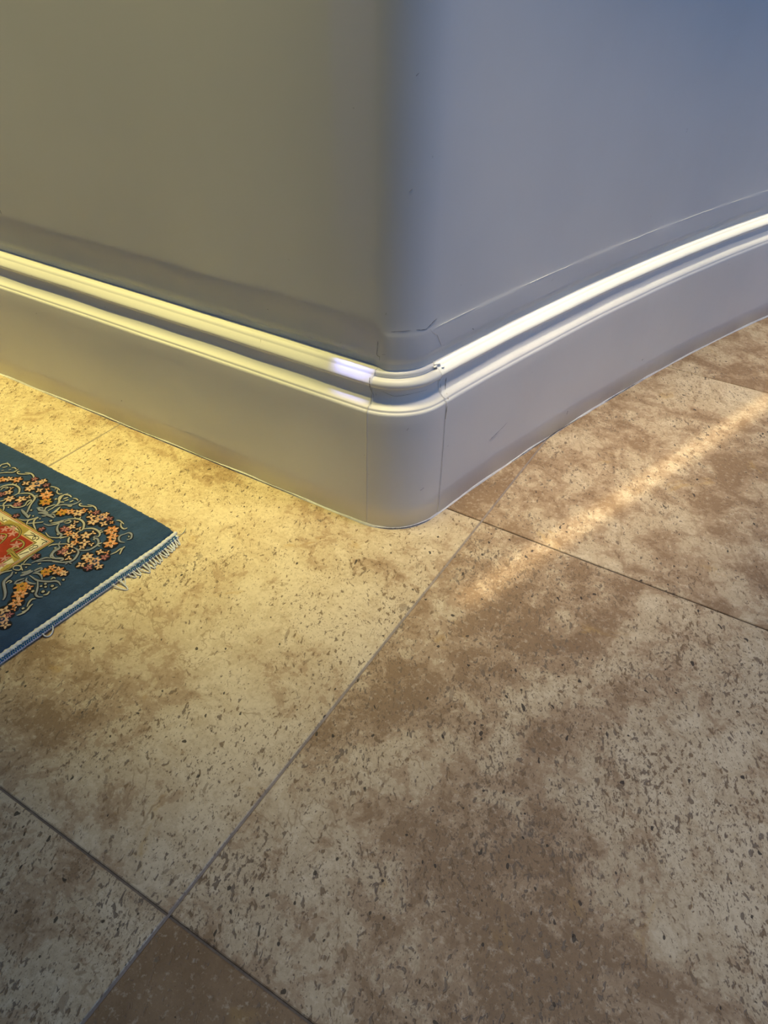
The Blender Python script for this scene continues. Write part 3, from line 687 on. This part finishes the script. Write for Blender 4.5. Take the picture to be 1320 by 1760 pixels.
# medallion: nested squares whose corner points at the rug's corner
def square(name, m, d0, d1, dz):
    s0, t0, s1, t1 = d0[0], d0[1], RUG_L-d0[0]+d1, RUG_L-d0[1]+d1
    n = 24; V = []; F = []
    for a in range(n+1):
        for b in range(n+1): V.append(rug_pt(s0+(s1-s0)*a/n, t0+(t1-t0)*b/n, dz))
    for a in range(n):
        for b in range(n): F.append((a*(n+1)+b, a*(n+1)+b+1, (a+1)*(n+1)+b+1, (a+1)*(n+1)+b))
    ring = [b for b in range(n+1)]+[a*(n+1)+n for a in range(1, n+1)]+[n*(n+1)+b for b in range(n-1, -1, -1)]+[a*(n+1) for a in range(n-1, 0, -1)]
    base = len(V); V += [V[r]-Vector((0, 0, .0006)) for r in ring]; k = len(ring)
    for i in range(k): F.append((ring[i], base+i, base+(i+1) % k, ring[(i+1) % k]))
    return rug_part(name, V, F, m)
for k, (nm, key, d) in enumerate((('medallion_border', 'k', 0), ('medallion_border', 'a', .0006), ('medallion_border', 'k', .0021), ('medallion_border', 's', .0024), ('medallion_border', 'k', .0037), ('medallion_border', 'c', .0041),
                                 ('medallion_border', 'k', .0118), ('medallion_border', 'a', .0122), ('medallion_border', 's', .0134), ('medallion_field', 'd', .0142))):
    square(nm, RM[key], (.0834+d, .0750+d), 0, .00035+.00006*k)
ZM = .00035+.00006*10
def mm(P): return [(a/10000, b/10000) for a, b in P]
def poly(P, dz):
    V = [rug_pt(a, b, dz) for a, b in P]+[rug_pt(a, b, dz-.0006) for a, b in P]; n = len(P)
    return V, [tuple(range(n))]+[(i, n+i, n+(i+1) % n, (i+1) % n) for i in range(n)]
for P in RUG_GOLD:
    V, F = poly(mm(P), ZM+.0001); rug_part('medallion_corner', V, F, RM['a'], False)
for key, w, P in RUG_RED_LINES:
    L = smooth_line(mm(P)); V, F, mi = join([(*ribbon(L, w/1000+.0010, ZM+.00014), 0), (*ribbon(L, w/1000, ZM+.0002), 1)])
    rug_part('medallion_scroll', V, F, [M_INK, RM[key]], mi=mi)
for s, t, r in RUG_STARS:
    s, t, r = s/10000, t/10000, r/1000; parts = []
    for k in range(5):
        a = .5+k*2*math.pi/5; parts.append((*blob(s+math.cos(a)*r*.5, t+math.sin(a)*r*.5, r*.55, ZM+.0002+.00002*k, 8, .36, a, .6), 0))
    V, F, mi = join(parts); rug_part('medallion_flower', V, F, [RM['i']], mi=mi)
for w, P in RUG_SCRIBBLES:
    L = smooth_line(mm(P)); V, F = ribbon(L, w/1000, ZM+.0002, False); rug_part('medallion_vine', V, F, M_INK)

# border scrolls, each with its dark outline
for k, (key, w, P) in enumerate(RUG_SCROLLS):
    L = smooth_line(mm(P)); z = .00062+.00003*(k % 5); w = w*1.1
    V, F, mi = join([(*ribbon(L, w/1000+.0018, z-.00022), 0), (*ribbon(L, w/1000, z+.0001), 1)])
    rug_part('scroll', V, F, [M_INK, RM[key]], mi=mi)
for s, t, r in RUG_DOTS:
    s, t, r = s/10000, t/10000, r/1000
    V, F, mi = join([(*blob(s, t, r*1.7, .0004), 0), (*blob(s, t, r*.95, .0007), 1)]); rug_part('scroll_leaf', V, F, [M_INK, RM['g']], mi=mi)
PAL = {'o': ('o', 'p'), 'p': ('p', 'c'), 'y': ('y', 'o'), 'u': ('u', 'i'), 'r': ('p', 'u')}
for k, (s, t, r, n, key) in enumerate(RUG_FLOWERS):
    s, t, r = s/10000, t/10000, r/1000*.95; rr = random.Random(k); a0 = rr.uniform(0, 6.3); z = .00070+.00005*(k % 4)
    co, ci = PAL[key]; parts = []
    parts.append((*blob(s, t, r*1.15, z-.00025, 14), 0))
    for q in range(n):
        a = a0+q*2*math.pi/n+rr.uniform(-.15, .15); l = r*rr.uniform(.44, .56); d = r*.52; alt = (key == 'o' and q % 2) or (key == 'y' and q % 3 == 0)
        parts.append((*blob(s+math.cos(a)*d, t+math.sin(a)*d, l*1.15, z-.0001+.00001*q, 9, .66, a, .55), 0))
        parts.append((*blob(s+math.cos(a)*d, t+math.sin(a)*d, l, z+.00001*q, 9, .55, a, .6), 2 if alt else 1))
        if key in 'opyu': parts.append((*blob(s+math.cos(a)*d*.8, t+math.sin(a)*d*.8, l*.5, z+.0001+.00001*q, 7, .34, a, .5), 2 if not alt else 1))
    if key == 'r':
        parts.append((*blob(s, t, r*.55, z+.00022, 14), 1)); parts.append((*blob(s, t, r*.40, z+.00030, 12), 0)); parts.append((*blob(s, t, r*.15, z+.00038, 8), 3))
    else:
        parts.append((*blob(s, t, r*.20, z+.00022, 8), 0)); parts.append((*blob(s, t, r*.09, z+.0003, 6), 3))
    V, F, mi = join(parts)
    rug_part('flower', V, F, [M_NAVY if key == 'r' else M_INK, RM[co], RM[ci], RM['y' if key in 'oy' else 'i']], mi=mi)

# fringed end: bound white roll, blue twining, cotton loops
def tube(P, r, n=8, twist=0.0, amp=0.0, jitter=0.0):
    V = []; F = []; rr = random.Random(len(P)); L = len(P); dist = 0
    for i, p in enumerate(P):
        p = Vector(p); a, b = Vector(P[max(0, i-1)]), Vector(P[min(L-1, i+1)]); d = (b-a).normalized()
        if i: dist += (p-Vector(P[i-1])).length
        x = d.cross(Vector((0, 0, 1))); x = (x if x.length > .1 else d.cross(Vector((1, 0, 0)))).normalized(); y = x.cross(d)
        rad_ = r(i/(L-1)) if callable(r) else r
        for k in range(n):
            th = 2*math.pi*k/n; q = rad_*(1+amp*math.sin(3*th+dist*twist)+rr.uniform(-jitter, jitter))
            V.append(p+x*math.cos(th)*q+y*math.sin(th)*q)
        if i:
            for k in range(n): F.append(((i-1)*n+k, (i-1)*n+(k+1) % n, i*n+(k+1) % n, i*n+k))
    F.append(tuple(range(n-1, -1, -1))); F.append(tuple((L-1)*n+k for k in range(n)))
    return V, F
def end_pt(s, t, z): return RUG_C+RUG_S*s+RUG_T*t+Vector((0, 0, z))
roll = [end_pt(-.0018-.0012*math.sin(min(1, .0+k/40)*3.14)-.0005*noise.noise(Vector((k*.13, 0, 0))), -.002+k*.0011, .0040+.0028*max(0, 1-k*.0011/.07)**2+.0003*noise.noise(Vector((k*.2, 3, 0)))) for k in range(366)]
V, F = tube(roll, lambda u: .0023*(.75+.25*min(1, u*14)), 14, 1100, .20, .06); rug_part('selvage_roll', V, F, M_CORD)
twb = [end_pt(-.0056-.0016*math.sin(min(1, k/70)*3.14), .000+k*.001, .0028+.0020*max(0, 1-k*.001/.06)**2) for k in range(400)]
V, F = tube(twb, .0019, 10, 2600, .16, .06); rug_part('twined_cord', V, F, M_CORD)
parts = []
for row in (0, 1):
    for k in range(118):
        t = .003+k*.0019+row*.00095; f = max(0, 1-t/.24)
        if f <= 0: continue
        i = min(399, int(t/.001)); c = twb[i]; c = c+Vector((0, 0, .0021-.0007*row))-RUG_S*(-.0002+row*.0014)
        d = (RUG_T*.75+RUG_S*(.55 if row else .35)).normalized()
        v, f_ = tube([c-d*.00085, c-d*.0004, c+d*.0004, c+d*.00085], lambda u: .00092 if .2 < u < .8 else .0004, 6); parts.append((v, f_, 0))
V, F, mi = join(parts); o = rug_part('twining_stitches', V, F, M_STITCH, mi=mi); o['kind'] = 'stuff'; o['label'] = 'double row of dark blue twining stitches'
rr = random.Random(12)
LOOPS = [(.004, .0058, .0026), (.0075, .0064, .003), (.011, .0072, .003), (.0145, .0078, .0032), (.018, .0080, .0034), (.0215, .0088, .0034), (.025, .0095, .0036), (.029, .0100, .0040), (.033, .0112, .0042), (.037, .0096, .004), (.041, .0122, .0046), (.045, .0102, .004), (.050, .0128, .0056), (.056, .0086, .004), (.062, .0074, .0045), (.070, .0060, .004), (.078, .0140, .0068), (.150, .0048, .010)]
for t, out, w in LOOPS:
    z0 = .0032+.0022*max(0, 1-t/.07)**2; sk = rr.uniform(-.002, .003); P = []
    for k in range(15):
        a = math.pi*k/14*1.08-.12; s = -.0070-out*math.sin(a)*1.0; tt = t-math.cos(a)*w*.5+sk*math.sin(a)
        P.append(end_pt(s, tt, max(.00075, z0*(1-math.sin(a)*1.0)+.0008)))
    V, F = tube(P, .00062, 7, 4000, .1); rug_part('fringe_loop', V, F, M_CORD)
V, F = tube([end_pt(-.002+.001*k-.0035*math.sin(k/9*3.1), -.001-.0024*k, max(.0008, .0045-.0012*k)) for k in range(8)], .0005, 6); rug_part('loose_thread', V, F, RM['c'])
